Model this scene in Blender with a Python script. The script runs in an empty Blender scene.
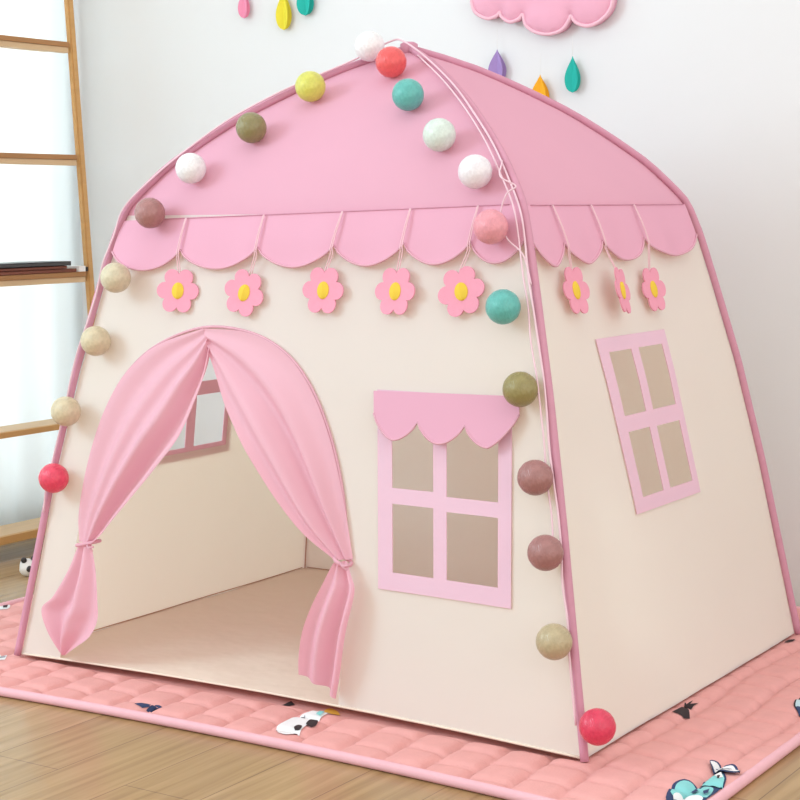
import bpy, bmesh, math, random
import numpy as np
from mathutils import Vector, Matrix, noise
from mathutils.geometry import delaunay_2d_cdt
random.seed(7)
scn = bpy.context.scene
COL = scn.collection
PI = math.pi

# ------------------------------------------------------------------ camera, light, exposure
cam_d = bpy.data.cameras.new('camera')
cam = bpy.data.objects.new('camera', cam_d)
COL.objects.link(cam)
yaw, pitch, roll = math.radians(33.22), math.radians(6.35), math.radians(-0.54)
f_ = Vector((-math.sin(yaw) * math.cos(pitch), math.cos(yaw) * math.cos(pitch), -math.sin(pitch)))
r_ = Vector((math.cos(yaw), math.sin(yaw), 0))
u_ = r_.cross(f_)
r2 = r_ * math.cos(roll) + u_ * math.sin(roll)
u2 = -r_ * math.sin(roll) + u_ * math.cos(roll)
cam.matrix_world = Matrix(((r2.x, u2.x, -f_.x, 1.902), (r2.y, u2.y, -f_.y, -2.950), (r2.z, u2.z, -f_.z, 0.908), (0, 0, 0, 1)))
cam_d.sensor_width = 36.0
cam_d.lens = 1703.2 / 800 * 36.0
scn.camera = cam
scn.view_settings.view_transform = 'Standard'
scn.view_settings.look = 'None'
scn.view_settings.gamma = 1.0
scn.view_settings.use_curve_mapping = False
scn.view_settings.exposure = 0.0
world = bpy.data.worlds.new('world')
scn.world = world
world.use_nodes = True
bg = world.node_tree.nodes['Background']
bg.inputs['Color'].default_value = (1.0, 0.99, 0.965, 1)
bg.inputs['Strength'].default_value = 1.27


def area_light(name, loc, target, size, power, color=(1, 1, 1), size_y=None):
    d = bpy.data.lights.new(name, 'AREA')
    d.energy = power
    d.color = color
    d.size = size
    if size_y:
        d.shape = 'RECTANGLE'
        d.size_y = size_y
    o = bpy.data.objects.new(name, d)
    COL.objects.link(o)
    o.location = loc
    o.rotation_euler = (Vector(target) - Vector(loc)).to_track_quat('-Z', 'Y').to_euler()
    return o


area_light('daylight_front_window', (-2.1, -2.9, 2.1), (0, -0.4, 0.7), 1.3, 58, (0.64, 0.9, 1.0))
area_light('right_fill', (3.6, -1.6, 1.7), (0.6, 0.2, 0.6), 1.8, 13, (1.0, 0.98, 0.93))  # added soft fill, not a window: lifts the tent's right side and nearby wall
area_light('daylight_left_window', (-2.5, -0.1, 1.4), (-1.0, -0.1, 1.0), 1.9, 22, (0.90, 0.98, 1), 2.0)


# ------------------------------------------------------------------ materials
def new_mat(name):
    m = bpy.data.materials.new(name)
    m.use_nodes = True
    nt = m.node_tree
    for n in list(nt.nodes):
        nt.nodes.remove(n)
    return m, nt


def N(nt, kind, **kw):
    n = nt.nodes.new(kind)
    for k, v in kw.items():
        if hasattr(n, k):
            setattr(n, k, v)
        else:
            n.inputs[k.replace('_', ' ')].default_value = v
    return n


def L(nt, a, ao, b, bi):
    nt.links.new(a.outputs[ao], b.inputs[bi])


def rgba(c):
    return (c[0], c[1], c[2], 1)


def srgb(r, g, b):
    return tuple(((c / 255) / 12.92 if c / 255 <= .04045 else ((c / 255 + .055) / 1.055) ** 2.4) for c in (r, g, b))


def mottled(nt, col, amount, scale, stretch=None):
    """object-space colour with a soft natural variation"""
    tc = N(nt, 'ShaderNodeTexCoord')
    src, so = tc, 'Object'
    if stretch:
        mp = N(nt, 'ShaderNodeMapping')
        mp.inputs['Scale'].default_value = stretch
        L(nt, tc, 'Object', mp, 'Vector')
        src, so = mp, 'Vector'
    nz = N(nt, 'ShaderNodeTexNoise')
    nz.inputs['Scale'].default_value = scale
    nz.inputs['Detail'].default_value = 4
    L(nt, src, so, nz, 'Vector')
    mx = N(nt, 'ShaderNodeMix', data_type='RGBA')
    mx.inputs['A'].default_value = rgba([c * (1 - amount) for c in col])
    mx.inputs['B'].default_value = rgba([min(1, c * (1 + amount)) for c in col])
    L(nt, nz, 'Fac', mx, 'Factor')
    return src, so, nz, mx


def plain(name, col, rough=.5, amount=.04, scale=20, bump=0, bump_scale=150, spec=.4, stretch=None, coat=0):
    m, nt = new_mat(name)
    src, so, nz, mx = mottled(nt, col, amount, scale, stretch)
    p = N(nt, 'ShaderNodeBsdfPrincipled')
    p.inputs['Roughness'].default_value = rough
    p.inputs['Specular IOR Level'].default_value = spec
    p.inputs['Coat Weight'].default_value = coat
    L(nt, mx, 'Result', p, 'Base Color')
    if bump:
        n2 = N(nt, 'ShaderNodeTexNoise')
        n2.inputs['Scale'].default_value = bump_scale
        L(nt, src, so, n2, 'Vector')
        b = N(nt, 'ShaderNodeBump')
        b.inputs['Strength'].default_value = bump
        b.inputs['Distance'].default_value = .002
        L(nt, n2, 'Fac', b, 'Height')
        L(nt, b, 'Normal', p, 'Normal')
    o = N(nt, 'ShaderNodeOutputMaterial')
    L(nt, p, 'BSDF', o, 'Surface')
    return m


def cloth(name, col, tcol, trans=.3, wrinkle=.25, wscale=9):
    m, nt = new_mat(name)
    src, so, nz, mx = mottled(nt, col, .02, 6)
    n2 = N(nt, 'ShaderNodeTexNoise')
    n2.inputs['Scale'].default_value = wscale
    n2.inputs['Detail'].default_value = 3
    L(nt, src, so, n2, 'Vector')
    n3 = N(nt, 'ShaderNodeTexNoise')
    n3.inputs['Scale'].default_value = 420
    L(nt, src, so, n3, 'Vector')
    b = N(nt, 'ShaderNodeBump')
    b.inputs['Strength'].default_value = wrinkle
    b.inputs['Distance'].default_value = .02
    L(nt, n2, 'Fac', b, 'Height')
    b2 = N(nt, 'ShaderNodeBump')
    b2.inputs['Strength'].default_value = .12
    b2.inputs['Distance'].default_value = .001
    L(nt, n3, 'Fac', b2, 'Height')
    L(nt, b, 'Normal', b2, 'Normal')
    d = N(nt, 'ShaderNodeBsdfDiffuse')
    L(nt, mx, 'Result', d, 'Color')
    L(nt, b2, 'Normal', d, 'Normal')
    t = N(nt, 'ShaderNodeBsdfTranslucent')
    t.inputs['Color'].default_value = rgba(tcol)
    s = N(nt, 'ShaderNodeMixShader')
    s.inputs['Fac'].default_value = trans
    L(nt, d, 'BSDF', s, 1)
    L(nt, t, 'BSDF', s, 2)
    o = N(nt, 'ShaderNodeOutputMaterial')
    L(nt, s, 'Shader', o, 'Surface')
    return m


def ball_mat(name, col):
    m, nt = new_mat(name)
    tc = N(nt, 'ShaderNodeTexCoord')
    vor = N(nt, 'ShaderNodeTexNoise')
    vor.inputs['Scale'].default_value = 110
    vor.inputs['Detail'].default_value = 5
    L(nt, tc, 'Object', vor, 'Vector')
    wav = N(nt, 'ShaderNodeTexWave')
    wav.inputs['Scale'].default_value = 70
    wav.inputs['Distortion'].default_value = 14
    wav.inputs['Detail'].default_value = 2
    L(nt, tc, 'Object', wav, 'Vector')
    mx = N(nt, 'ShaderNodeMix', data_type='RGBA')
    mx.inputs['A'].default_value = rgba([c * .74 for c in col])
    mx.inputs['B'].default_value = rgba([min(1, c * 1.24 + .025) for c in col])
    L(nt, vor, 'Fac', mx, 'Factor')
    b = N(nt, 'ShaderNodeBump')
    b.inputs['Strength'].default_value = .35
    b.inputs['Distance'].default_value = .0012
    L(nt, wav, 'Fac', b, 'Height')
    p = N(nt, 'ShaderNodeBsdfPrincipled')
    p.inputs['Roughness'].default_value = .3
    L(nt, mx, 'Result', p, 'Base Color')
    L(nt, b, 'Normal', p, 'Normal')
    o = N(nt, 'ShaderNodeOutputMaterial')
    L(nt, p, 'BSDF', o, 'Surface')
    return m


def wood_floor():
    m, nt = new_mat('oak_laminate')
    tc = N(nt, 'ShaderNodeTexCoord')
    mp = N(nt, 'ShaderNodeMapping')
    mp.inputs['Rotation'].default_value = (0, 0, PI / 2)
    mp.inputs['Location'].default_value = (0.3, 0.1, 0)
    L(nt, tc, 'Object', mp, 'Vector')
    br = N(nt, 'ShaderNodeTexBrick')
    br.inputs['Scale'].default_value = 1
    br.inputs['Brick Width'].default_value = 1.25
    br.inputs['Row Height'].default_value = .15
    br.inputs['Mortar Size'].default_value = .0012
    br.inputs['Mortar Smooth'].default_value = .3
    br.inputs['Bias'].default_value = 0
    br.offset = .37
    br.inputs['Color1'].default_value = rgba((.39, .255, .115))
    br.inputs['Color2'].default_value = rgba((.47, .315, .155))
    br.inputs['Mortar'].default_value = rgba((.22, .135, .07))
    L(nt, mp, 'Vector', br, 'Vector')
    mp2 = N(nt, 'ShaderNodeMapping')
    mp2.inputs['Scale'].default_value = (34, 1.6, 1)
    L(nt, tc, 'Object', mp2, 'Vector')
    nz = N(nt, 'ShaderNodeTexNoise')
    nz.inputs['Scale'].default_value = 1.6
    nz.inputs['Detail'].default_value = 6
    nz.inputs['Distortion'].default_value = .6
    L(nt, mp2, 'Vector', nz, 'Vector')
    ramp = N(nt, 'ShaderNodeValToRGB')
    ramp.color_ramp.elements[0].position = .32
    ramp.color_ramp.elements[0].color = (.74, .70, .66, 1)
    ramp.color_ramp.elements[1].position = .7
    ramp.color_ramp.elements[1].color = (1.08, 1.06, 1.05, 1)
    L(nt, nz, 'Fac', ramp, 'Fac')
    mul = N(nt, 'ShaderNodeMix', data_type='RGBA', blend_type='MULTIPLY')
    mul.inputs['Factor'].default_value = 1
    L(nt, br, 'Color', mul, 'A')
    L(nt, ramp, 'Color', mul, 'B')
    p = N(nt, 'ShaderNodeBsdfPrincipled')
    p.inputs['Roughness'].default_value = .24
    p.inputs['Specular IOR Level'].default_value = .5
    L(nt, mul, 'Result', p, 'Base Color')
    b = N(nt, 'ShaderNodeBump')
    b.inputs['Strength'].default_value = .08
    b.inputs['Distance'].default_value = .002
    L(nt, nz, 'Fac', b, 'Height')
    L(nt, b, 'Normal', p, 'Normal')
    o = N(nt, 'ShaderNodeOutputMaterial')
    L(nt, p, 'BSDF', o, 'Surface')
    return m


M = {}
M['cream'] = cloth('cream_cloth', (.895, .905, .90), (.97, .85, .66), .44, .16, 5)
M['roof'] = cloth('pink_roof_cloth', (.79, .45, .58), (.9, .45, .52), .28, .14, 5)
M['valance'] = cloth('pink_valance_cloth', (.80, .43, .56), (.8, .35, .45), .15, .12, 8)
M['curtain'] = cloth('pink_curtain_cloth', (.86, .53, .63), (.88, .42, .50), .28, .12, 12)
M['frame'] = cloth('pink_window_tape', (.91, .66, .80), (.85, .30, .32), .22, .08, 20)
M['sleeve'] = plain('dusty_pink_sleeve', (.61, .29, .385), .7, .08, 60, .2, 300, .2)
M['piping'] = plain('pink_piping', (.70, .38, .46), .8, .05, 60, 0, 0, .2)
M['hem'] = plain('cream_hem', (.83, .72, .60), .8, .04, 60, 0, 0, .2)
M['hem_brown'] = plain('tan_seam_binding', (.52, .30, .20), .8, .05, 60)
M['floor_sheet'] = cloth('cream_floor_cloth', (.86, .74, .63), (.8, .6, .5), .05, .5, 7)
M['mat'] = plain('coral_quilt', (.755, .37, .35), .85, .08, 35, .35, 260, .15)
M['binding'] = plain('pale_pink_binding', (.80, .45, .50), .8, .05, 50, .2, 300, .15)
M['wall'] = plain('white_wall_paint', (.755, .765, .77), .75, .012, 3, .05, 200, .2)
M['floor'] = wood_floor()
M['felt'] = plain('pink_felt', (.82, .34, .45), .9, .05, 120, .35, 500, .1)
M['felt_yellow'] = plain('yellow_felt', (.80, .56, .07), .9, .05, 120, .3, 500, .1)
M['cord'] = plain('pale_pink_cord', (.83, .55, .60), .7, .05, 60, 0, 0, .2)
M['cable'] = plain('clear_pink_cable', (.80, .55, .62), .3, .05, 60, 0, 0, .5)
M['cloud'] = plain('pink_cloud_felt', (.82, .42, .54), .9, .04, 25, .4, 300, .1)
M['cloud_edge'] = plain('pale_pink_stitching', (.85, .52, .61), .9, .04, 60, .3, 400, .1)
M['wood'] = plain('pine_wood', (.58, .33, .12), .5, .18, 6, .1, 80, .35, (9, 1, 9))
M['wood_dark'] = plain('dark_pine_wood', (.40, .20, .075), .5, .18, 6, .1, 80, .35, (9, 1, 9))
M['wood_light'] = plain('light_pine_wood', (.66, .47, .27), .5, .1, 6, .1, 80, .35, (9, 1, 9))
M['white_paint'] = plain('white_frame_paint', (.85, .85, .84), .4, .01, 10)
M['black'] = plain('black_card', (.025, .022, .022), .4, .1, 40)
M['grey_card'] = plain('dark_grey_card', (.06, .055, .055), .35, .2, 30)
M['redbrown'] = plain('red_brown_card', (.20, .055, .03), .45, .2, 30)
M['paper'] = plain('white_paper', (.85, .84, .82), .8, .03, 60)

# sheer curtain
_m, nt = new_mat('white_sheer_cloth')
_d = N(nt, 'ShaderNodeBsdfDiffuse', Color=(.88, .9, .91, 1))
_t = N(nt, 'ShaderNodeBsdfTranslucent', Color=(.84, .94, .96, 1))
_s = N(nt, 'ShaderNodeMixShader', Fac=.6)
_o = N(nt, 'ShaderNodeOutputMaterial')
L(nt, _d, 'BSDF', _s, 1)
L(nt, _t, 'BSDF', _s, 2)
L(nt, _s, 'Shader', _o, 'Surface')
M['sheer'] = _m
# window glass
_m, nt = new_mat('window_glass')
_g = N(nt, 'ShaderNodeBsdfGlass', Color=(1, 1, 1, 1), Roughness=0.0, IOR=1.02)
_o = N(nt, 'ShaderNodeOutputMaterial')
L(nt, _g, 'BSDF', _o, 'Surface')
M['glass'] = _m


# ------------------------------------------------------------------ object helpers
def obj(name, me, mat, parent=None, smooth=True):
    """me: bmesh or (verts, faces)"""
    if isinstance(me, bmesh.types.BMesh):
        d = bpy.data.meshes.new(name)
        me.to_mesh(d)
        me.free()
    else:
        d = bpy.data.meshes.new(name)
        d.from_pydata([tuple(v) for v in me[0]], [], me[1])
    for m in (mat if isinstance(mat, (list, tuple)) else [mat]):
        d.materials.append(m)
    if smooth:
        for p in d.polygons:
            p.use_smooth = True
    d.update()
    o = bpy.data.objects.new(name, d)
    COL.objects.link(o)
    if parent:
        o.parent = parent
    return o


def tag(o, label=None, cat=None, group=None, kind=None):
    for k, v in (('label', label), ('category', cat), ('group', group), ('kind', kind)):
        if v:
            o[k] = v
    return o


def empty(name, loc, label, cat, group=None, matrix=None):
    o = bpy.data.objects.new(name, None)
    COL.objects.link(o)
    o.empty_display_size = .05
    if matrix is not None:
        o.matrix_world = matrix
    else:
        o.location = loc
    return tag(o, label, cat, group)


def merge(*parts):
    vs, fs = [], []
    for v, f in parts:
        k = len(vs)
        vs += [tuple(p) for p in v]
        fs += [tuple(i + k for i in q) for q in f]
    return vs, fs


def box(x0, x1, y0, y1, z0, z1):
    v = [(x, y, z) for z in (z0, z1) for y in (y0, y1) for x in (x0, x1)]
    f = [(0, 2, 3, 1), (4, 5, 7, 6), (0, 1, 5, 4), (2, 6, 7, 3), (0, 4, 6, 2), (1, 3, 7, 5)]
    return v, f


def bevel_box(x0, x1, y0, y1, z0, z1, w=.003):
    bm = bmesh.new()
    v, f = box(x0, x1, y0, y1, z0, z1)
    vs = [bm.verts.new(p) for p in v]
    for q in f:
        bm.faces.new([vs[i] for i in q])
    bmesh.ops.bevel(bm, geom=list(bm.edges), offset=w, segments=2, affect='EDGES', profile=.6)
    return bm


def spline(pts, n=8):
    """Catmull-Rom through pts"""
    P = [Vector(p) for p in pts]
    P = [P[0] * 2 - P[1]] + P + [P[-1] * 2 - P[-2]]
    out = []
    for i in range(1, len(P) - 2):
        for k in range(n):
            t = k / n
            a, b, c, d = P[i - 1], P[i], P[i + 1], P[i + 2]
            out.append(.5 * ((2 * b) + (c - a) * t + (2 * a - 5 * b + 4 * c - d) * t * t + (3 * b - a - 3 * c + d) * t ** 3))
    out.append(P[-2])
    return out


def tube(pts, r, seg=10, closed=False, caps=True):
    P = [Vector(p) for p in pts]
    n = len(P)
    vs, fs = [], []
    up = None
    for i in range(n):
        if closed:
            t = (P[(i + 1) % n] - P[i - 1]).normalized()
        else:
            t = (P[min(n - 1, i + 1)] - P[max(0, i - 1)]).normalized()
        if up is None:
            up = Vector((0, 0, 1)) if abs(t.z) < .9 else Vector((0, 1, 0))
        a = (up - t * up.dot(t)).normalized()
        up = a
        b = t.cross(a)
        rr = r[i] if isinstance(r, (list, tuple)) else r
        for k in range(seg):
            g = 2 * PI * k / seg
            vs.append(P[i] + a * rr * math.cos(g) + b * rr * math.sin(g))
    for i in range(n if closed else n - 1):
        j = (i + 1) % n
        for k in range(seg):
            k2 = (k + 1) % seg
            fs.append((i * seg + k, i * seg + k2, j * seg + k2, j * seg + k))
    if caps and not closed:
        fs.append(tuple(range(seg))[::-1])
        fs.append(tuple((n - 1) * seg + k for k in range(seg)))
    return vs, fs


def lerp_poly(pts, n):
    return [(p.x, p.y) for p in spline([(a, b, 0) for a, b in pts], n)]


def inside(p, poly):
    x, y = p
    c = False
    n = len(poly)
    for i in range(n):
        x1, y1 = poly[i]
        x2, y2 = poly[i - 1]
        if (y1 > y) != (y2 > y) and x < (x2 - x1) * (y - y1) / (y2 - y1) + x1:
            c = not c
    return c


def resample(poly, step):
    out = []
    n = len(poly)
    for i in range(n):
        a, b = Vector(poly[i]), Vector(poly[(i + 1) % n])
        k = max(1, int(math.ceil((b - a).length / step)))
        for j in range(k):
            out.append(tuple(a + (b - a) * (j / k)))
    return out


def sheet2d(outline, holes, step):
    """triangulated 2D region with holes -> (verts2d, faces)"""
    loops = [resample(outline, step)] + [resample(h, step) for h in holes]
    vs, es = [], []
    for lp in loops:
        k = len(vs)
        vs += [Vector(p) for p in lp]
        es += [(k + i, k + (i + 1) % len(lp)) for i in range(len(lp))]
    xs = [p[0] for p in outline]
    ys = [p[1] for p in outline]
    edge = np.array([tuple(v) for v in vs])
    y = min(ys) + step * .5
    row = 0
    while y < max(ys):
        x = min(xs) + step * (.5 if row % 2 else .25)
        while x < max(xs):
            if inside((x, y), loops[0]) and not any(inside((x, y), h) for h in loops[1:]):
                if ((edge - np.array((x, y))) ** 2).sum(1).min() > (step * .45) ** 2:
                    vs.append(Vector((x, y)))
            x += step
        y += step * .87
        row += 1
    r = delaunay_2d_cdt(vs, es, [], 0, 1e-6)
    ov, of = r[0], r[2]
    fs = []
    for f in of:
        c = ((ov[f[0]].x + ov[f[1]].x + ov[f[2]].x) / 3, (ov[f[0]].y + ov[f[1]].y + ov[f[2]].y) / 3)
        if inside(c, loops[0]) and not any(inside(c, h) for h in loops[1:]):
            fs.append(tuple(f))
    return [tuple(v) for v in ov], fs


def sheet(outline, holes, step, fn, flip=False):
    v, f = sheet2d(outline, holes, step)
    if flip:
        f = [q[::-1] for q in f]
    return [fn(*p) for p in v], f


def slab(outline, thick, fn, step=.01, holes=()):
    """solid plate: outline in 2D, mapped by fn(x, y, offset)"""
    v, f = sheet2d(outline, list(holes), step)
    n = len(v)
    V = [fn(p[0], p[1], thick) for p in v] + [fn(p[0], p[1], 0) for p in v]
    F = list(f) + [tuple(i + n for i in q[::-1]) for q in f]
    cnt = {}
    for q in f:
        for i in range(3):
            a, b = q[i], q[(i + 1) % 3]
            cnt[(a, b)] = cnt.get((a, b), 0) + 1
    for (a, b) in list(cnt):
        if (b, a) not in cnt:
            F.append((b, a, a + n, b + n))
    return V, F


# ------------------------------------------------------------------ tent profile
TW, TD, TH = 1.3, .989, 1.231
ZS = [0, .2, .38, .59, .76, .855, .92, .955, 1.0, 1.05, 1.1, 1.15, 1.19, 1.22, 1.231]
SS = [1.0, .945, .896, .83, .765, .727, .693, .65, .59, .50, .40, .275, .165, .05, 0.]
_zt = np.linspace(0, TH, 600)
_st = np.interp(_zt, ZS, SS)
_k = 7
_pad = np.concatenate([2 * _st[0] - _st[1:_k + 1][::-1], _st, 2 * _st[-1] - _st[-_k - 1:-1][::-1]])
_st = np.convolve(_pad, np.ones(2 * _k + 1) / (2 * _k + 1), 'valid')


def S(z):
    return float(np.interp(z, _zt, _st))


def bow(x, z):
    k = min(1, max(0, 1 - z / .85))
    h = TW / 2 * S(z) + 1e-6
    return .035 * k * (1 - min(1, (x / h) ** 2))


def ripple(a, b, s):
    return .0022 * noise.noise(Vector((a * 5, b * 4, s)))


def front(x, z, off=0):
    return Vector((x, -TD / 2 * S(z) + bow(x, z) - off + ripple(x, z, 1), z))


def right(y, z, off=0):
    return Vector((TW / 2 * S(z) + off + ripple(y, z, 5), y, z))


def left(y, z, off=0):
    return Vector((-TW / 2 * S(z) - off + ripple(y, z, 9), y, z))


def back(x, z, off=0):
    return Vector((x, TD / 2 * S(z) + off + ripple(x, z, 13), z))


def side_outline(half, z0, z1, n=26):
    zz = [z0 + (z1 - z0) * i / n for i in range(n + 1)]
    pts = [(-half * S(z), z) for z in zz][::-1] + [(half * S(z), z) for z in zz]
    out = []
    for p in pts:
        if not out or (Vector(p) - Vector(out[-1])).length > 1e-4:
            out.append(p)
    if (Vector(out[0]) - Vector(out[-1])).length < 1e-4:
        out.pop()
    return out


# ------------------------------------------------------------------ setting
WX0, WX1, WY = -1.72, 3.2, .80
FZ = -.018
fl = obj('floor', box(WX0 - .1, WX1, -4.6, WY + .1, FZ - .1, FZ), M['floor'], smooth=False)
tag(fl, 'light oak plank floor', kind='structure')
wb = obj('wall_back', box(WX0 - .1, WX1, WY, WY + .1, FZ, 2.7), M['wall'], smooth=False)
tag(wb, 'plain white wall behind the play tent', kind='structure')
wy0, wy1, wz0, wz1 = -.95, .74, .06, 2.25
wl = merge(box(WX0 - .1, WX0, -1.15, WY, FZ, wz0), box(WX0 - .1, WX0, -1.15, WY, wz1, 2.7),
           box(WX0 - .1, WX0, -1.15, wy0, wz0, wz1), box(WX0 - .1, WX0, wy1, WY, wz0, wz1))
tag(obj('wall_left', wl, M['wall'], smooth=False), 'white wall with the curtained window', kind='structure')
win = obj('window_1', merge(box(WX0 - .07, WX0 - .02, wy0, wy1, wz0, wz0 + .05), box(WX0 - .07, WX0 - .02, wy0, wy1, wz1 - .05, wz1),
                            box(WX0 - .07, WX0 - .02, wy0, wy0 + .05, wz0, wz1), box(WX0 - .07, WX0 - .02, wy1 - .05, wy1, wz0, wz1),
                            box(WX0 - .07, WX0 - .02, -.14, -.09, wz0, wz1)), M['white_paint'], smooth=False)
tag(win, 'bright window behind the sheer curtain', kind='structure')
for a, b in ((wy0 + .05, -.14), (-.09, wy1 - .05)):
    obj('pane', box(WX0 - .047, WX0 - .043, a, b, wz0 + .05, wz1 - .05), M['glass'], win, smooth=False)

# sheer curtain on its rod
cur = empty('sheer_curtain', (WX0 + .06, -.2, FZ), 'sheer white curtain glowing in front of the window behind the ladder shelf', 'curtain')
vs, fs = [], []
ny, nz = 220, 24
for j in range(nz + 1):
    z = .0 + (2.36 - .0) * j / nz
    for i in range(ny + 1):
        y = -1.08 + (1.08 + .785) * i / ny
        x = .010 * math.sin(y * 46 + .5 * math.sin(z * 2)) + .007 * math.sin(y * 21 + 1.3 + z * .5)
        vs.append((x, y + .2, z - FZ))
for j in range(nz):
    for i in range(ny):
        a = j * (ny + 1) + i
        fs.append((a, a + 1, a + ny + 2, a + ny + 1))
obj('curtain_cloth', (vs, fs), M['sheer'], cur)
obj('curtain_rod', tube([(0, -.93, 2.365 - FZ), (0, .985, 2.365 - FZ)], .012), M['white_paint'], cur)

# ------------------------------------------------------------------ quilted mat
MX0, MX1, MY1 = -1.035, .905, .735


def front_edge(x):
    return -.668 - .035 * ((x - .12) / .75) ** 2 * (1 if x > .12 else .9) if x > -.62 else -.668 - .035 * .9 * (.74 / .75) ** 2 + .0 * x


def mat_h(x, y):
    cx, cy = .086, .082
    xx = x + .006 * math.sin(y * 11) + .010 * noise.noise(Vector((x * 4, y * 4, 2)))
    u = xx / cx
    iu = math.floor(u)
    v = (y + .006 * math.sin(x * 17)) / cy + (.5 if iu % 2 else 0)
    du = abs(u - iu - .5) * 2
    dv = abs(v - math.floor(v) - .5) * 2
    h = (1 - du ** 5) ** .65 * (1 - .7 * dv ** 8)
    under = max(abs(x) / (TW / 2), abs(y) / (TD / 2))
    k = min(1, max(.12, (under - .93) / .09)) if under < 1.02 else 1
    return -.0155 + .0155 * h * k + (0.0 if k >= 1 else 0) - .0005


def rounded_rect(r=.07):
    pts = []
    for (cx, cy, a0) in ((MX1 - r, 0, -90), (MX1 - r, MY1 - r, 0), (MX0 + r, MY1 - r, 90), (MX0 + r, 0, 180)):
        for k in range(7):
            a = math.radians(a0 + 15 * k)
            x = cx + r * math.cos(a)
            if a0 in (-90, 180):
                y = front_edge(cx) + r + r * math.sin(a)
            else:
                y = cy + r * math.sin(a)
            pts.append((x, y))
        if a0 == 180:
            n = 30
            for k in range(1, n):
                x = MX0 + r + (MX1 - MX0 - 2 * r) * k / n
                pts.append((x, front_edge(x)))
    return pts


mat_out = rounded_rect()
mat_root = empty('quilted_mat', (0, 0, FZ), 'coral pink quilted floor mat with printed animals under the play tent', 'mat')
zoff = -FZ
mv, mf = sheet2d(mat_out, [], .0075)
V = [(x, y, mat_h(x, y) + zoff) for x, y in mv]
top = obj('quilted_top', (V, mf), M['mat'], mat_root)
rim = resample(mat_out, .03)
obj('binding', tube([(x, y, zoff - .0085) for x, y in rim], .0092, 10, closed=True), M['binding'], mat_root)
cx_, cy_ = 0, 0
base = [(x, y, .0006) for x, y in mat_out]
obj('backing', (base, [tuple(range(len(base)))]), M['binding'], mat_root, smooth=False)

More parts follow.
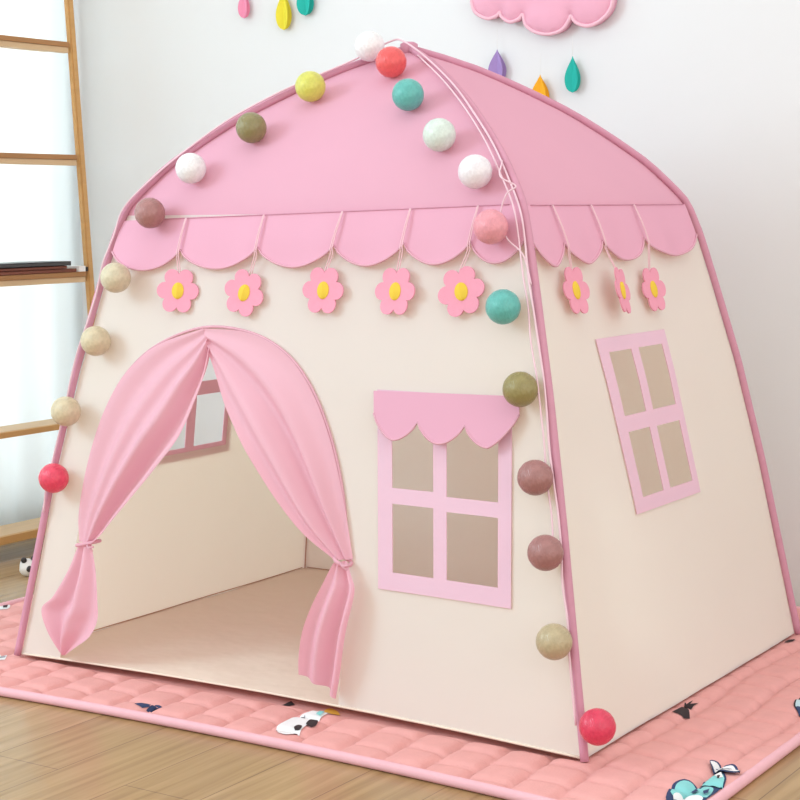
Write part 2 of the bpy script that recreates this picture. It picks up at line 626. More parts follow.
INK = {
    'white': plain('white_print', (.80, .79, .80), .85, .04, 60),
    'ink': plain('black_print', (.035, .022, .025), .85, .1, 60),
    'navy': plain('navy_print', (.03, .05, .13), .85, .1, 60),
    'teal': plain('teal_print', (.24, .60, .60), .85, .06, 60),
    'orange': plain('orange_print', (.82, .42, .06), .85, .06, 60),
    'pale': plain('pale_blue_print', (.50, .66, .72), .85, .06, 60),
    'grey': plain('grey_print', (.35, .34, .38), .85, .06, 60),
}
PR = [
    ('rocket_print', 'white rocket print with orange flame', [
        ('orange', [(0.1026, -0.4744), (0.0917, -0.4434), (0.1082, -0.4409), (0.1346, -0.4623), (0.1294, -0.4803), (0.1356, -0.4984)]),
        ('white', [(0.1081, -0.6211), (0.0977, -0.5928), (0.0953, -0.5447), (0.1023, -0.5114), (0.1063, -0.4795), (0.1226, -0.477), (0.1356, -0.4984), (0.1401, -0.5387), (0.1465, -0.5839), (0.1572, -0.6251), (0.1476, -0.6443), (0.1287, -0.6425)]),
        ('ink', [(0.143, -0.5791), (0.1334, -0.557), (0.1339, -0.5425), (0.1472, -0.5486), (0.1582, -0.5698), (0.1576, -0.584)]),
        ('ink', [(0.1353, -0.6045), (0.1343, -0.5913), (0.1439, -0.5923), (0.1514, -0.6083), (0.1438, -0.6129)]),
        ('grey', [(0.1067, -0.5449), (0.1055, -0.5312), (0.1165, -0.5461), (0.1155, -0.5538)]),
        ('teal', [(0.1226, -0.5208), (0.1174, -0.4949), (0.1273, -0.4962), (0.136, -0.527)])]),
    ('sail_print', 'small navy triangle print', [
        ('navy', [(-0.208, -0.640), (-0.192, -0.612), (-0.176, -0.634), (-0.180, -0.650)]),
        ('navy', [(-0.182, -0.612), (-0.168, -0.606), (-0.158, -0.640), (-0.172, -0.648)])]),
    ('spot_print', 'black print at the tent hem', [('ink', [(0.0066, -0.4769), (0.0034, -0.4375), (0.025, -0.4534), (0.0161, -0.4765)])]),
    ('bird_print', 'dark brown bird print', [
        ('ink', [(0.6637, -0.1691), (0.6664, -0.1308), (0.6823, -0.1358), (0.6939, -0.1579), (0.6897, -0.1748), (0.6724, -0.171)]),
        ('ink', [(0.668, -0.127), (0.6586, -0.1007), (0.666, -0.109), (0.6681, -0.0849), (0.6719, -0.1069), (0.6826, -0.0911), (0.6792, -0.1139), (0.6726, -0.127)])]),
    ('fish_print', 'small dark print behind the tent corner', [('ink', [(0.6565, 0.4181), (0.657, 0.4579), (0.6656, 0.4574), (0.6709, 0.4311), (0.6648, 0.4134)])]),
    ('whale_print', 'teal and navy whale print with white tail', [
        ('navy', [(0.842, -0.590), (0.826, -0.530), (0.832, -0.497), (0.858, -0.500), (0.8535, -0.466), (0.8655, -0.438), (0.8675, -0.427), (0.8895, -0.463), (0.8995, -0.5111), (0.899, -0.56), (0.892, -0.60), (0.8659, -0.6261)]),
        ('teal', [(0.846, -0.574), (0.8324, -0.534), (0.8348, -0.5046), (0.8581, -0.5071), (0.8715, -0.5264), (0.8731, -0.5144), (0.888, -0.5139), (0.896, -0.5375), (0.897, -0.560)]),
        ('white', [(0.8474, -0.575), (0.8497, -0.5575), (0.8672, -0.5628), (0.8835, -0.5581), (0.894, -0.5723), (0.8708, -0.6124)]),
        ('navy', [(0.8543, -0.5907), (0.8598, -0.5767), (0.8758, -0.5827), (0.8899, -0.5846), (0.8887, -0.6039), (0.8721, -0.6166)]),
        ('teal', [(0.8627, -0.5038), (0.8565, -0.4693), (0.8675, -0.4447), (0.8678, -0.437), (0.8873, -0.4661), (0.898, -0.5051), (0.8964, -0.5119), (0.8766, -0.5008)]),
        ('white', [(0.864, -0.4526), (0.8697, -0.4376), (0.8838, -0.4632), (0.8789, -0.4719)]),
        ('ink', [(0.8719, -0.4592), (0.8759, -0.4567), (0.8802, -0.4711), (0.8775, -0.4727)]),
        ('navy', [(0.8638, -0.5475), (0.8661, -0.5297), (0.8762, -0.5452), (0.8733, -0.5578)]),
        ('navy', [(0.884, -0.5446), (0.8889, -0.5295), (0.8938, -0.5474), (0.8907, -0.5565)]),
        ('navy', [(0.835, -0.402), (0.8467, -0.394), (0.8637, -0.4013), (0.8767, -0.3992), (0.897, -0.4216), (0.895, -0.438), (0.8812, -0.4413), (0.8692, -0.4372), (0.8524, -0.430)]),
        ('white', [(0.8379, -0.4059), (0.8467, -0.400), (0.8637, -0.4073), (0.8767, -0.4052), (0.8947, -0.4226), (0.893, -0.4332), (0.8812, -0.4353), (0.8692, -0.4312), (0.8524, -0.424)]),
        ('navy', [(0.8532, -0.4186), (0.8576, -0.4081), (0.870, -0.417), (0.8805, -0.4177), (0.8807, -0.430), (0.8719, -0.4275)])]),
    ('ball_print', 'round pale blue and navy print', [
        ('ink', [(0.8375, -0.0189), (0.8249, 0.029), (0.8318, 0.0492), (0.8484, 0.0333), (0.8645, -0.0187), (0.8639, -0.0502)]),
        ('pale', [(0.8405, -0.0179), (0.8279, 0.026), (0.8318, 0.0432), (0.8454, 0.0293), (0.8605, -0.0187), (0.8599, -0.0402)]),
        ('navy', [(0.8433, -0.023), (0.8488, -0.0122), (0.8603, -0.0126), (0.8624, -0.0394), (0.8562, -0.0432)])]),
    ('cat_print', 'white and grey print beside the left tent pole', [
        ('white', [(-0.719, -0.5113), (-0.6835, -0.5087), (-0.6755, -0.5104), (-0.6499, -0.5408), (-0.6534, -0.5459), (-0.6652, -0.5622)]),
        ('grey', [(-0.6841, -0.5277), (-0.6698, -0.519), (-0.6598, -0.5315), (-0.6663, -0.5446)])]),
    ('panda_print', 'white print with a black eye at the mat edge', [
        ('white', [(-1.022, -0.200), (-1.020, -0.178), (-1.0036, -0.1853), (-0.9777, -0.2166), (-0.9983, -0.2405)]),
        ('ink', [(-1.0178, -0.1938), (-1.0076, -0.1878), (-0.9871, -0.2107), (-0.9951, -0.2155)])]),
]
for nm, lab, polys in PR:
    parts, mats, midx = [], [], []
    for li, (ink, poly) in enumerate(polys):
        if ink not in mats:
            mats.append(ink)
        a = sum(poly[i - 1][0] * poly[i][1] - poly[i][0] * poly[i - 1][1] for i in range(len(poly)))
        if a < 0:
            poly = poly[::-1]
        if len(poly) > 4 and nm not in ('bird_print', 'sail_print'):
            poly = lerp_poly(poly + [poly[0]], 3)[:-1]
        p = sheet(poly, [], .0045, lambda x, y: Vector((x, y, mat_h(x, y) + zoff + .0014 + .0005 * li)))
        parts.append(p)
        midx += [mats.index(ink)] * len(p[1])
    o = obj(nm, merge(*parts), [INK[m] for m in mats], mat_root)
    o['label'] = lab
    for p, i in zip(o.data.polygons, midx):
        p.material_index = i

# ------------------------------------------------------------------ play tent
tent = empty('play_tent', (0, 0, 0), 'pink and cream fabric playhouse tent standing on the quilted mat', 'tent')
ZSEAM = .903




arch = lerp_poly([(-.551, 0.0), (-.536, .14), (-.520, .26), (-.487, .422), (-.455, .514), (-.409, .586), (-.338, .642), (-.228, .678), (-.117, .672),
                  (-.031, .637), (.033, .577), (.084, .488), (.119, .38), (.131, .271), (.134, .14), (.130, 0.0)], 5)
fo = side_outline(TW / 2, 0, ZSEAM)
# cut the doorway out of the bottom edge
ia = next(i for i, p in enumerate(fo) if p[1] < 1e-6 and p[0] < 0)
fo_door = fo[:ia + 1] + arch + fo[ia + 1:]


def fwx(x, z):
    return x + (.513 - z) * .065


def quadF(x0, x1, z0, z1):
    return [(fwx(x0, z0), z0), (fwx(x1, z0), z0), (fwx(x1, z1), z1), (fwx(x0, z1), z1)]


def syx(y, z):
    return y + (.67 - z) * .09


def quadS(y0, y1, z0, z1):
    return [(syx(y0, z0), z0), (syx(y1, z0), z0), (syx(y1, z1), z1), (syx(y0, z1), z1)]


fw_hole = quadF(.210, .458, .250, .575)
sw_hole = quadS(-.170, .080, .372, .658)
so = side_outline(TD / 2, 0, ZSEAM)
w = obj('wall_panel', sheet(fo_door, [fw_hole], .022, front), M['cream'], tent)
w['label'] = 'cream front wall with arched doorway'
w = obj('wall_panel', sheet(so, [sw_hole], .022, right), M['cream'], tent)
w['label'] = 'cream right wall with a window'
w = obj('wall_panel', sheet(so, [sw_hole], .022, left), M['cream'], tent)
w['label'] = 'cream left wall seen from inside'
w = obj('wall_panel', sheet(fo, [], .025, back), M['cream'], tent)
w['label'] = 'cream back wall seen from inside'
# roof: four curved panels
for nm, half, fn in (('front', TW / 2, front), ('right', TD / 2, right), ('left', TD / 2, left), ('back', TW / 2, back)):
    o = obj('roof_panel', sheet(side_outline(half, ZSEAM - .004, TH - .004, 30), [], .022, fn), M['roof'], tent)
    o['label'] = 'pink %s roof panel' % nm
# floor sheet
fp = []
for i in range(25):
    x = -TW / 2 + TW * i / 24
    fp.append((x * .996, -TD / 2 + bow(x, 0) + .002))
fp += [(TW / 2 * .996, TD / 2 * .996), (-TW / 2 * .996, TD / 2 * .996)]
obj('floor_sheet', sheet(fp, [], .03, lambda x, y: Vector((x, y, .003 + .003 * noise.noise(Vector((x * 9, y * 9, 4)))))), M['floor_sheet'], tent)
obj('hem', tube([front(-.65 + 1.3 * i / 40, .003, .001) for i in range(41)], .0024, 8), M['hem'], tent)
for q in ([left(-.48 + .96 * i / 30, .006, -.003) for i in range(31)], [back(-.64 + 1.28 * i / 30, .006, -.003) for i in range(31)],
          [Vector((-TW / 2 * S(z) + .004, TD / 2 * S(z) - .004, z)) for z in [.9 * i / 30 for i in range(31)]]):
    obj('inner_seam', tube(q, .0013, 6), M['hem_brown'], tent)
# pole sleeves on the four corners
for sx, sy in ((-1, -1), (1, -1), (1, 1), (-1, 1)):
    pts = []
    for i in range(61):
        z = TH * i / 60
        s = S(z)
        d = .006
        pts.append((sx * (TW / 2 * s + d * min(1, s * 3)), sy * (TD / 2 * s + d * min(1, s * 3)), z + .004 * (1 - s)))
    obj('pole_sleeve', tube(pts, .0075, 10), M['sleeve'], tent)
obj('hub', tube([(0, 0, TH - .012), (0, 0, TH + .012), (0, 0, TH + .016)], [.018, .018, .010], 14), M['sleeve'], tent)
# seams
obj('seam', tube([front(-.42 + .85 * i / 40, .905 + .027 * (-.42 + .85 * i / 40), .0075) for i in range(41)], .0010, 6), M['sleeve'], tent)
obj('seam', tube([right(-.325 + .65 * i / 40, .915, .0075) for i in range(41)], .0010, 6), M['sleeve'], tent)


# valances
def scallop(cusps, ztop, zc, depth, n=14):
    """outline in (u, z): straight top, scalloped bottom"""
    bot = []
    for i in range(len(cusps) - 1):
        a, b = cusps[i], cusps[i + 1]
        for k in range(n if i < len(cusps) - 2 else n + 1):
            t = k / n
            u = a + (b - a) * t
            bot.append((u, zc(u) - depth * math.sin(PI * t) ** .72))
    topn = [(cusps[-1] + (cusps[0] - cusps[-1]) * k / 30 , 0) for k in range(31)]
    topp = [(u, ztop(u)) for u, _ in topn]
    return bot + topp


fc = [-.474, -.296, -.104, .073, .226, .366, .472]
zt_f = lambda u: .905 + .027 * u
zc_f = lambda u: .843 + .026 * u


def val_front(u, z):
    k = max(0, (zt_f(u) - z) / .1)
    lim = TW / 2 * S(z) + .004
    return front(max(-lim, min(lim, u)), z, .006 + .010 * k + .003 * k * math.sin(u * 40))


v_edge = []
vo = scallop(fc, zt_f, zc_f, .038)
# pull the two upper corners in to the sloping poles
vo = [(max(-TW / 2 * S(z) - .003, min(TW / 2 * S(z) + .003, u)), z) for u, z in vo]
va = obj('valance', sheet(vo, [], .014, val_front), M['valance'], tent)
va['label'] = 'pink scalloped valance on the front'
obj('scallop_edge', tube([val_front(u, z) - Vector((0, .001, 0)) for u, z in vo[:85]], .0022, 6), M['piping'], va)
sc_ = [-.365, -.256, -.108, .076, .338]
zt_s = lambda u: .915
zc_s = lambda u: .850 + .01 * u


def val_right(u, z):
    k = max(0, (zt_s(u) - z) / .1)
    lim = TD / 2 * S(z) + .004
    return right(max(-lim, min(lim, u)), z, .006 + .010 * k + .003 * k * math.sin(u * 50))


vs_o = [(max(-TD / 2 * S(z) - .003, min(TD / 2 * S(z) + .003, u)), z) for u, z in scallop(sc_, zt_s, zc_s, .038)]
vb = obj('valance', sheet(vs_o, [], .014, val_right), M['valance'], tent)
vb['label'] = 'pink scalloped valance on the right side'
obj('scallop_edge', tube([val_right(u, z) + Vector((.001, 0, 0)) for u, z in vs_o[:57]], .0022, 6), M['piping'], vb)
vl = obj('valance', sheet(vs_o, [], .02, lambda u, z: val_right(u, z) * Vector((1, 1, 1)) if False else Vector((-val_right(u, z).x, u, z))), M['valance'], tent)
vl['label'] = 'pink scalloped valance on the left side'
vk = obj('valance', sheet(vo, [], .02, lambda u, z: Vector((val_front(u, z).x, -val_front(u, z).y, z))), M['valance'], tent)
vk['label'] = 'pink scalloped valance on the back'

# door piping
obj('door_piping', tube([front(x + (x + .21) * .019, z + max(0, z - .3) * .020, .004) for x, z in arch[14:-12]], .0028, 8), M['piping'], tent)


# windows: taped frames with a cross bar
def win_frame(fn, outer, holes, name, lab, off=.0022, thick=.0016):
    o = obj(name, slab(outer, thick, lambda a, b, t: fn(a, b, off + t), .02, holes), M['frame'], tent, smooth=False)
    o['label'] = lab
    return o


win_frame(front, quadF(.192, .475, .229, .586), [quadF(.2235, .3125, .261, .384), quadF(.3405, .448, .261, .380), quadF(.2235, .3125, .412, .57), quadF(.3405, .448, .406, .57)],
          'window_frame', 'pink cross-barred window frame under the awning')
SH = [quadS(-.158, -.066, .382, .502), quadS(-.036, .068, .382, .500), quadS(-.158, -.066, .531, .648), quadS(-.036, .068, .531, .648)]
win_frame(right, quadS(-.195, .093, .356, .674), SH, 'window_frame', 'lilac pink window frame on the right wall')
win_frame(left, quadS(-.195, .093, .356, .674), SH, 'window_frame', 'pink window frame on the left wall seen through the doorway')

# awning over the front window
ao = []
acusp = [.190, .287, .386, .492]
for i in range(3):
    a, b = acusp[i], acusp[i + 1]
    n = 14
    for k in range(n + (1 if i == 2 else 0)):
        t = k / n
        zb = .535
        if i == 0 and t < .5:
            zb = .545 - .01 * t * 2
        if i == 2 and t > .5:
            zb = .535 + .025 * (t - .5) * 2
        ao.append((a + (b - a) * t, zb - .034 * math.sin(PI * t) ** .75))
ao += [(.486 + (.182 - .486) * k / 12, .590 - .006 * k / 12) for k in range(13)]


def awn(x, z, t=0):
    return front(x, z, .006 + .20 * max(0, .588 - z) + t)


aw = obj('window_awning', slab(ao, .0014, awn, .014), M['valance'], tent, smooth=False)
aw['label'] = 'pink scalloped awning above the front window'
obj('scallop_edge', tube([awn(x, z, .001) for x, z in ao[:43]], .002, 6), M['piping'], aw)


# door curtains
def poly_at(pts, t):
    """point at fraction t (by length) of a splined polyline"""
    L_ = [0]
    for i in range(1, len(pts)):
        L_.append(L_[-1] + (Vector(pts[i]) - Vector(pts[i - 1])).length)
    d = t * L_[-1]
    for i in range(1, len(pts)):
        if d <= L_[i] + 1e-9:
            k = (d - L_[i - 1]) / max(1e-9, L_[i] - L_[i - 1])
            return Vector(pts[i - 1]).lerp(Vector(pts[i]), k)
    return Vector(pts[-1])


def curtain_part(O, I, nf, base0, base1, amp, phase, ns=44, nt=72, ease=1.0, flat=False):
    """O / I: outer and inner edges in (x, z); amp(s): fold height"""
    Os, Is = lerp_poly(O, 8), lerp_poly(I, 8)
    if not flat:
        # tuck the outer edge a little under the door piping
        Os = [(x + (x + .21) * .018, z + max(0, z - .3) * .018) for x, z in Os]
    V, Fc = [], []
    for j in range(ns + 1):
        s = j / ns
        a, b = poly_at(Os, s), poly_at(Is, s)
        for i in range(nt + 1):
            t = i / nt
            p = a.lerp(b, t)
            g = math.sin(2 * PI * nf * t ** ease + phase) * .6 + math.sin(2 * PI * nf * .53 * t + phase * 2 + 1.2) * .4
            w_ = 1 if flat else .22 + .78 * smooth01(.1, .75, t)
            off = base0(s) + (base1(s) - base0(s)) * t + amp(s) * (g + .5) * w_
            V.append(front(p.x, max(.006, p.y), off))
    for j in range(ns):
        for i in range(nt):
            k = j * (nt + 1) + i
            Fc.append((k, k + 1, k + nt + 2, k + nt + 1))
    return V, Fc


def smooth01(a, b, x):
    t = min(1, max(0, (x - a) / (b - a)))
    return t * t * (3 - 2 * t)


apex = (-.228, .677)
# left curtain
LO = [apex, (-.338, .641), (-.409, .585), (-.455, .513), (-.487, .421), (-.508, .31), (-.506, .246)]
LI = [(-.205, .645), (-.205, .597), (-.213, .553), (-.233, .481), (-.277, .420), (-.345, .348), (-.417, .279), (-.458, .250)]
up = curtain_part(LO, LI, 3.3, lambda s: .004, lambda s: .004 + .030 * smooth01(.05, .5, s) - .008 * smooth01(.8, 1, s), lambda s: .003 + .023 * math.sin(PI * min(1, s * .93 + .05)) ** .8, .4)
LO2 = [(-.504, .246), (-.516, .191), (-.544, .138), (-.573, .110), (-.563, .065), (-.539, .017)]
LI2 = [(-.456, .248), (-.433, .201), (-.419, .143), (-.417, .104), (-.438, .069), (-.482, .040), (-.514, .019)]
dn = curtain_part(LO2, LI2, 2.0, lambda s: .006 + .014 * math.sin(PI * s), lambda s: .026 + .010 * math.sin(PI * s), lambda s: .006 + .014 * math.sin(PI * s) ** .7, 1.2, flat=True)
cl = obj('door_curtain', merge(up, dn), M['curtain'], tent)
cl['label'] = 'left pink door curtain tied back in a knot'
# right curtain
RO = [(-.228, .677), (-.117, .672), (-.031, .637), (.033, .577), (.084, .488), (.122, .375), (.146, .276)]
RI = [(-.215, .646), (-.180, .592), (-.148, .547), (-.106, .502), (-.062, .454), (.013, .373), (.079, .311), (.128, .276)]
upr = curtain_part(RO, RI, 2.6, lambda s: .004, lambda s: .004 + .032 * smooth01(.05, .5, s) - .012 * smooth01(.8, 1, s), lambda s: .002 + .024 * math.sin(PI * min(1, s ** 1.3 * .90 + .04)) ** .9, 2.2)
RO2 = [(.146, .274), (.165, .249), (.178, .222), (.168, .151), (.156, .077), (.141, .024)]
RI2 = [(.130, .272), (.115, .231), (.101, .198), (.083, .148), (.072, .097), (.068, .062)]

dnr = curtain_part(RO2, RI2, 2.0, lambda s: .010 + .012 * math.sin(PI * s), lambda s: .030 + .010 * math.sin(PI * s), lambda s: .005 + .013 * math.sin(PI * s * .8) ** .7, .3, flat=True)
cr = obj('door_curtain', merge(upr, dnr), M['curtain'], tent)
cr['label'] = 'right pink door curtain tied back beside the front window'
# ties


def tie(parent, cx, cz, wid, off, tailside):
    pts = []
    for k in range(28):
        a = 2 * PI * k / 28
        p = front(cx + wid * math.cos(a), cz + .006 * math.cos(a) * tailside, off + .017 * math.sin(a))
        pts.append(p)
    parts = [tube(pts, .0036, 8, closed=True)]
    for q in ((.018, -.006), (.020, .003)):
        parts.append(tube(spline([front(cx + wid * .6, cz, off + .02), front(cx + wid * .6 + q[0] * .5, cz - .002, off + .028), front(cx + wid * .6 + q[0], cz + q[1] - .004, off + .024)], 5), .002, 6))
    obj('tie_band', merge(*parts), M['curtain'], parent)


tie(cl, -.480, .247, .0255, .014, 1)
tie(cr, .138, .273, .0145, .016, -1)

# ------------------------------------------------------------------ cotton ball string light
BALLS = [
    ((-0.557, -0.479, 0.3755), (.72, .045, .10), 'crimson pink'),
    ((-0.533, -0.463, 0.5115), (.60, .50, .33), 'sand beige'),
    ((-0.476, -0.431, 0.6535), (.61, .51, .33), 'sand beige'),
    ((-0.427, -0.421, 0.7805), (.60, .52, .36), 'pale beige'),
    ((-0.361, -0.389, 0.9075), (.36, .16, .15), 'reddish brown'),
    ((-0.299, -0.335, 0.9945), (.84, .80, .82), 'white'),
    ((-0.197, -0.270, 1.0725), (.24, .20, .08), 'olive brown'),
    ((-0.115, -0.183, 1.1535), (.62, .60, .10), 'lime yellow'),
    ((-0.045, -0.076, 1.2355), (.84, .80, .86), 'white'),
    ((0.040, -0.127, 1.1965), (.76, .09, .09), 'coral red'),
    ((0.138, -0.219, 1.1245), (.10, .42, .38), 'teal'),
    ((0.254, -0.295, 1.0435), (.64, .72, .65), 'pale mint'),
    ((0.360, -0.347, 0.9745), (.84, .76, .80), 'pinkish white'),
    ((0.421, -0.398, 0.8785), (.74, .29, .34), 'salmon pink'),
    ((0.455, -0.416, 0.7425), (.08, .40, .37), 'teal'),
    ((0.503, -0.442, 0.6055), (.27, .22, .075), 'olive green'),
    ((0.543, -0.463, 0.4605), (.34, .15, .14), 'mauve brown'),
    ((0.577, -0.490, 0.3405), (.36, .15, .15), 'mauve brown'),
    ((0.604, -0.510, 0.1975), (.46, .37, .22), 'khaki beige'),
    ((0.685, -0.512, 0.0665), (.66, .03, .085), 'crimson'),
]
garland = empty('string_light', (.65, -.5, 0), 'string of coloured cotton ball lights along the front edges of the tent', 'string lights')
gi = Vector((-.65, .5, 0))


def on_pole(z, sgn, d=.016):
    z = min(z, TH)
    s = S(z)
    return Vector((sgn * (TW / 2 * s + d * .3), -(TD / 2 * s + d), z + .55 * d * min(1, max(0, (.7 - s) / .3))))


R_B = .0303
_bm = bmesh.new()
bmesh.ops.create_icosphere(_bm, subdivisions=4, radius=R_B)
for v in _bm.verts:
    n = v.co.normalized()
    v.co = n * (R_B + .0005 * noise.noise(n * 9) + .0003 * noise.noise(n * 34))
ball_index = {}
mats = {}
proto = None
cable = []
for i, (p, c, nm) in enumerate(BALLS):
    if nm not in mats:
        mats[nm] = ball_mat('cotton_' + nm.replace(' ', '_'), c)
    if i == 0:
        proto = obj('cotton_ball', _bm, mats[nm], garland)
        b = proto
    else:
        b = proto.copy()
        b.data = proto.data.copy()
        COL.objects.link(b)
        b.parent = garland
        b.data.materials[0] = mats[nm]
    b.location = Vector(p) + gi
    b['label'] = nm + ' cotton ball'
    ball_index[b.name] = i
def run_points(sgn, z0, z1, d, wob, seed):
    rnd = random.Random(seed)
    pts = []
    n = max(4, int(abs(z1 - z0) / .055))
    for k in range(n + 1):
        z = z0 + (z1 - z0) * k / n
        pts.append(on_pole(z, sgn, d + wob * (rnd.random() - .5)) + Vector((-sgn * wob * rnd.random(), 0, 0)) + gi)
    return pts


# the cable runs up the left pole, over the top and down the right pole; short stems carry the balls
main = run_points(-1, .30, 1.20, .018, .004, 1) + [Vector((-.02, -.04, 1.246)) + gi, Vector((.02, -.05, 1.243)) + gi] + run_points(1, 1.19, .06, .018, .004, 2)
obj('cable', tube(spline(main, 6), .0019, 7), M['cable'], garland)
main2 = run_points(1, 1.20, .342, .019, .004, 5)
main2 = [p + Vector((-.010, -.003, 0)) for p in main2]
obj('cable', tube(spline(main2, 6), .0016, 7), M['cable'], garland)
for b in list(garland.children):
    if b.type != 'MESH' or not b.name.startswith('cotton_ball'):
        continue
    P = b.location - gi
    i = ball_index[b.name]
    d = Vector((0, .94, -.34)) if i not in (8, 9) else Vector((.5 if i == 8 else -.5, 0, -.86))
    obj('stem', tube([d * (R_B - .004), d * (R_B + .0008), d * (R_B + .0014)], [.004, .004, .0025], 10), M['piping'], b)
# loose loops by the eave
run = [on_pole(.99, 1, .019) + gi, Vector((.425, -.372, .965)) + gi, Vector((.452, -.366, .948)) + gi, Vector((.440, -.376, .935)) + gi, Vector((.428, -.376, .90)) + gi, Vector((.446, -.388, .86)) + gi,
       on_pole(.83, 1, .021) + Vector((-.008, 0, 0)) + gi, on_pole(.78, 1, .019) + gi]
obj('cable', tube(spline(run, 8), .0015, 7), M['cable'], garland)

# ------------------------------------------------------------------ felt flowers
def petal_outline(n=132):
    out = []
    for k in range(n):
        th = 2 * PI * k / n
        a = ((th + PI / 6) % (PI / 3)) - PI / 6
        d, rp = .0298, .0163
        r = d * math.cos(a) + math.sqrt(max(0, rp * rp - (d * math.sin(a)) ** 2))
        out.append((r * math.cos(th), r * math.sin(th)))
    return out


def flat_map(x, y, t):
    return Vector((x, -t, y))


def felt_flower(center, nrm, tilt, twist, lab, side, top):
    n = Vector(nrm).normalized()
    up_ = Vector((0, 0, 1))
    up_ = (up_ - n * up_.dot(n)).normalized()
    xx = (-n).cross(up_) * -1
    xx = up_.cross(-n) * -1
    # local frame: X right, Y into the cloth, Z up
    yv = -n
    xv = yv.cross(up_)
    Mx = Matrix(((xv.x, yv.x, up_.x, center.x), (xv.y, yv.y, up_.y, center.y), (xv.z, yv.z, up_.z, center.z), (0, 0, 0, 1)))
    Mx = Mx @ Matrix.Rotation(twist, 4, 'Z') @ Matrix.Rotation(tilt, 4, 'Y')
    e = empty('felt_flower', None, lab, 'flower', 'felt flowers hanging from the tent valance', Mx)
    ol = petal_outline()
    def pm(x, y, t):
        r = math.hypot(x, y)
        return Vector((x, -t - .9 * r * r, y))
    obj('petals', slab(ol, .0028, pm, .007), M['felt'], e, smooth=False)
    # folded yellow centre: two half discs meeting in a raised crease
    parts = []
    for sg in (-1, 1):
        hv, hf = [], []
        m = 12
        rows = 5
        for a in range(m + 1):
            g = PI / 2 - PI * a / m
            for b in range(rows + 1):
                q = b / rows
                x = sg * .0130 * math.cos(g) * q
                z = .0165 * math.sin(g)
                hv.append((x, -.0030 - .0055 * (1 - q * .8) * math.cos(.8 * (g)), z))
        for a in range(m):
            for b in range(rows):
                k = a * (rows + 1) + b
                qd = (k, k + 1, k + rows + 2, k + rows + 1)
                hf.append(qd if sg > 0 else qd[::-1])
        parts.append((hv, hf))
    # rim back to the petals
    rimv, rimf = [], []
    for a in range(25):
        g = 2 * PI * a / 24
        x, z = .0130 * math.cos(g), .0165 * math.sin(g)
        rimv += [(x, -.0030 - .0055 * .2 * abs(math.cos(.8 * math.asin(max(-1, min(1, math.sin(g)))))), z), (x, -.0010, z)]
    for a in range(24):
        rimf.append((a * 2, a * 2 + 1, a * 2 + 3, a * 2 + 2))
    parts.append((rimv, rimf))
    obj('flower_center', merge(*parts), M['felt_yellow'], e)['label'] = 'yellow folded centre'
    inv = Mx.inverted()
    # cord: two strands from the seam over the valance to the flower
    fn, uv0, cusp = top
    parts = []
    fp_ = Mx @ Vector((.0, -.001, .032))
    for s in (-1, 1):
        a = fn(uv0[0] + .001 * s, uv0[1], .012)
        c = fn(cusp[0] + .002 * s, cusp[1], .021)
        c2 = fn(cusp[0] + .0025 * s, cusp[1] - .012, .019)
        pts = spline([a, a.lerp(c, .5) + (fn(0, .85, .002) - fn(0, .85, 0)), c, c2, fp_ + (Mx.to_3x3() @ Vector((.0025 * s, 0, 0)))], 6)
        parts.append(tube([inv @ p for p in pts], .0011, 6))
    obj('hanging_cord', merge(*parts), M['cord'], e)
    return e


def normal_of(fn, a, b):
    p = fn(a, b)
    da = fn(a + .01, b) - p
    db = fn(a, b + .01) - p
    return da.cross(db)


POS = ['leftmost', 'second from the left', 'middle one', 'second from the right', 'rightmost']
FF = [(-.295, .755, -.293), (-.129, .754, -.101), (.056, .762, .082), (.216, .763, .230), (.355, .765, .370)]
for k, (x, z, st) in enumerate(FF):
    c = front(x, z, .010)
    n = normal_of(front, x, z)
    felt_flower(c, n, [.0, .28, .02, .0, -.25][k], [.2, .05, 0, -.1, .05][k],
                'pink felt flower on the front wall, %s of the five' % POS[k], 1,
                (front, (st, zt_f(st)), (fc[1 + k], zc_f(fc[1 + k]) - .004)))
SF = [(-.256, .764, -.253), (-.099, .757, -.103), (.063, .752, .079)]
SL = ['pink felt flower on the right wall, nearest the front corner', 'pink felt flower twisted edge-on, middle of the three on the right wall', 'pink felt flower on the right wall, farthest from the front corner']
for k, (y, z, st) in enumerate(SF):
    c = right(y, z, [.014, .026, .012][k])
    n = normal_of(right, y, z)
    felt_flower(c, n, [.05, .1, .0][k], [0, .2, -.03][k], SL[k], 1, (right, (st, .915), (sc_[1 + k], zc_s(sc_[1 + k]) - .004)))

# ------------------------------------------------------------------ wall decorations
cloud = empty('cloud_hanging', (-.108, WY - .022, 1.442), 'pink felt cloud hanging on the white wall above the raindrops', 'wall decoration')
co = lerp_poly([(-.300, 1.46), (-.312, 1.43), (-.306, 1.40), (-.290, 1.385), (-.262, 1.375), (-.238, 1.380), (-.228, 1.388), (-.222, 1.376), (-.198, 1.362), (-.172, 1.368), (-.160, 1.378),
                (-.152, 1.352), (-.125, 1.333), (-.085, 1.325), (-.048, 1.333), (-.026, 1.357), (-.022, 1.368), (-.010, 1.350), (.020, 1.338), (.052, 1.344), (.082, 1.366), (.094, 1.395), (.088, 1.43),
                (.066, 1.455), (.030, 1.465), (.020, 1.50), (-.02, 1.545), (-.08, 1.56), (-.14, 1.55), (-.175, 1.52), (-.185, 1.495), (-.215, 1.505), (-.255, 1.50), (-.285, 1.485), (-.300, 1.46)], 4)[:-1]
co_np = np.array(co)


def puff(x, z, t):
    d = math.sqrt(((co_np - np.array((x, z))) ** 2).sum(1).min())
    b = .006 + .016 * (1 - math.exp(-d / .022)) + .004 * noise.noise(Vector((x * 16, z * 16, 3)))
    return Vector((x + .1, -b if t else .018 , z - 1.44))


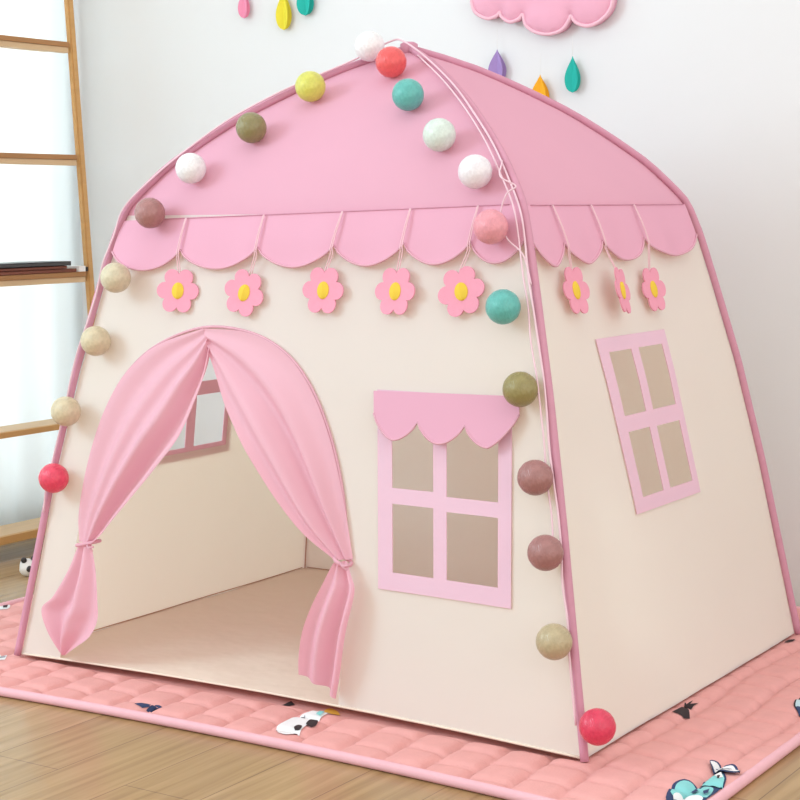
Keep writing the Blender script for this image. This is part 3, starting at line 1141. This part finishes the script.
cloud.scale = (.955, 1, .97)
obj('cloud_body', slab(co, 1, puff, .012), M['cloud'], cloud)
obj('cloud_edge', tube([(x + .1, -.006, z - 1.44) for x, z in resample(co, .012)], .0050, 8, closed=True), M['cloud_edge'], cloud)


def drop_wings(h, w):
    """a folded felt drop: four half-leaves radiating from one spine"""
    prof = []
    n = 22
    for k in range(n + 1):
        t = k / n
        prof.append((w * .42 * (math.sin(PI / 2 * t / .64) ** 1.2 if t < .64 else math.sqrt(max(0, 1 - ((t - .64) / .36) ** 2))), h * (1 - t)))
    out = []
    for g in (-25, 25, 155, 205):
        a = math.radians(g)
        dx, dy = math.cos(a), -math.sin(a)
        V, F_ = [], []
        for th in (-.0009, .0009):
            for r, z in prof:
                for q in (0, .5, 1):
                    V.append((dx * r * q - dy * th, dy * r * q + dx * th, z))
        m = (n + 1) * 3
        for sgn in (0, 1):
            for k in range(n):
                for q in range(2):
                    b = sgn * m + k * 3 + q
                    qd = (b, b + 1, b + 4, b + 3)
                    F_.append(qd if sgn else qd[::-1])
        for k in range(n):
            b = k * 3 + 2
            F_.append((b, b + 3, b + 3 + m, b + m))
        out.append((V, F_))
    return out


def drop_mat(name, col):
    return plain(name, col, .9, .05, 100, .3, 400, .1)


DR = [(-.232, 1.224, .082, .054, (.36, .25, .52), 'purple felt raindrop on the white wall above the tent roof'),
      (-.111, 1.155, .083, .054, (.86, .42, .03), 'orange felt raindrop peeking over the tent roof edge'),
      (-.022, 1.191, .087, .046, (.03, .45, .38), 'teal green felt raindrop under the pink cloud'),
      (-1.027, 1.436, .075, .040, (.84, .30, .45), 'pink felt raindrop at the top left, left of the yellow one'),
      (-.892, 1.396, .105, .052, (.78, .68, .06), 'yellow felt raindrop hanging between the pink and the green one'),
      (-.820, 1.429, .090, .056, (.03, .45, .38), 'teal green felt raindrop at the top left, right of the yellow one')]
for x, z, h, w_, c, lab in DR:
    e = empty('felt_raindrop', (x - .013, WY - .016, z - .003), lab, 'wall decoration', 'felt raindrops on the wall')
    mt = drop_mat('felt_' + lab.split(' felt')[0].replace(' ', '_'), c)
    obj('drop_leaves', merge(*drop_wings(h, w_)), mt, e, smooth=False)
    obj('hanging_thread', tube([(0, 0, h - .002), (0, 0, h + .05)], .0004, 5), M['paper'], e)

# ------------------------------------------------------------------ ladder shelf
lad = empty('ladder_shelf', (-1.455, .3, FZ), 'wooden ladder shelf leaning in front of the curtained window', 'shelf')
lz = -FZ


def lx(z):
    return -.062 * z


PH = 2.15
for yy in (.325, -.62):
    pv = []
    for z in (0, PH):
        for dx, dy in ((.000, -.010), (.019, -.010), (.019, .012), (.000, .012)):
            pv.append((lx(z) + dx, yy + dy, z))
    bm = bmesh.new()
    q = [bm.verts.new(p) for p in pv]
    for f in ((0, 3, 2, 1), (4, 5, 6, 7), (0, 1, 5, 4), (1, 2, 6, 5), (2, 3, 7, 6), (3, 0, 4, 7)):
        bm.faces.new([q[i] for i in f])
    bmesh.ops.bevel(bm, geom=list(bm.edges), offset=.003, segments=2, affect='EDGES')
    obj('post', bm, M['wood'], lad, smooth=False)
for z, depth in ((1.70, .10), (1.375, .10), (1.062, .10), (.735, .20), (.322, .10), (.046, .12)):
    zz = z + lz
    x1 = lx(zz) + .010
    sh = obj('shelf_board', bevel_box(max(x1 - depth, -.165), x1 - .006, -.60, .305, zz - .012, zz + .006, .002), M['wood_light'], lad, smooth=False)
    if z > .6:
        obj('front_rail', bevel_box(x1 - .006, x1 + .010, -.60, .305, zz - .004, zz + .010, .002), M['wood_dark'], sh, smooth=False)
        obj('lower_rail', bevel_box(x1 - .012, x1 + .006, -.60, .305, zz - .020, zz - .004, .002), M['wood_light'], sh, smooth=False)
    else:
        obj('front_rail', bevel_box(x1 - .006, x1 + .010, -.60, .305, zz - (.010 if z > .2 else .016), zz + .006, .002), M['wood'], sh, smooth=False)

# magazines and folders lying on the middle shelf
ZT = .735 + .010
bx = -1.455 + lx(.75)
stack = [('magazine', (-.075, .022, -.42, .585), .010, 'redbrown', .004, 'red-brown folder lying at the bottom of the shelf stack'),
         ('magazine', (-.080, .018, -.45, .545), .008, 'redbrown', -.012, 'thin red-brown magazine in the middle of the shelf stack'),
         ('magazine', (-.082, .024, -.48, .560), .012, 'black', .0, 'dark grey folder lying on top of the shelf stack')]
z = ZT
for nm, (x0, x1, y0, y1), t, mt, rot, lab in stack:
    e = empty('folder', (bx, .1, z), lab, 'folder', 'folders lying on the ladder shelf')
    e.rotation_euler = (0, 0, rot)
    ya, yb = y0 * .6, y1 - .12
    obj('cover', merge(box(x0, x1, ya, yb, 0, .0018), box(x0, x1, ya, yb, t - .0018, t), box(x1 - .002, x1, ya, yb, 0, t)), M['grey_card' if mt == 'black' else mt], e, smooth=False)
    obj('pages', box(x0 + .002, x1 - .004, ya + .004, yb - .003, .002, t - .002), M['paper'] if mt != 'black' else M['black'], e, smooth=False)
    z += t + .0005
e = empty('paper_block', (bx, .59, ZT), 'small white paper block beside the folders on the ladder shelf', 'paper block')
obj('paper_pad', bevel_box(-.03, .02, -.014, .012, 0, .016, .001), M['paper'], e, smooth=False)
obj('binder_clip', bevel_box(-.02, .022, .012, .02, .001, .013, .001), M['black'], e, smooth=False)

# small black and white thing on the floor behind the left pole
e = empty('plush_toy', (-1.262, .125, FZ), 'small black and white plush toy behind the left tent pole', 'toy')
bm = bmesh.new()
bmesh.ops.create_icosphere(bm, subdivisions=3, radius=.021)
for v in bm.verts:
    v.co = Vector((v.co.x, v.co.y, v.co.z * 1.1 + .0225))
    v.co += v.co.normalized() * .003 * noise.noise(v.co * 60)
obj('body', bm, M['paper'], e)
for sx in (-1, 1):
    bm = bmesh.new()
    bmesh.ops.create_icosphere(bm, subdivisions=2, radius=.008)
    for v in bm.verts:
        v.co += Vector((.006 + .004 * sx, .013 * sx, .044))
    obj('ear', bm, M['black'], e)
bm = bmesh.new()
bmesh.ops.create_icosphere(bm, subdivisions=2, radius=.009)
for v in bm.verts:
    v.co += Vector((.015, -.008, .022))
obj('patch', bm, M['black'], e)
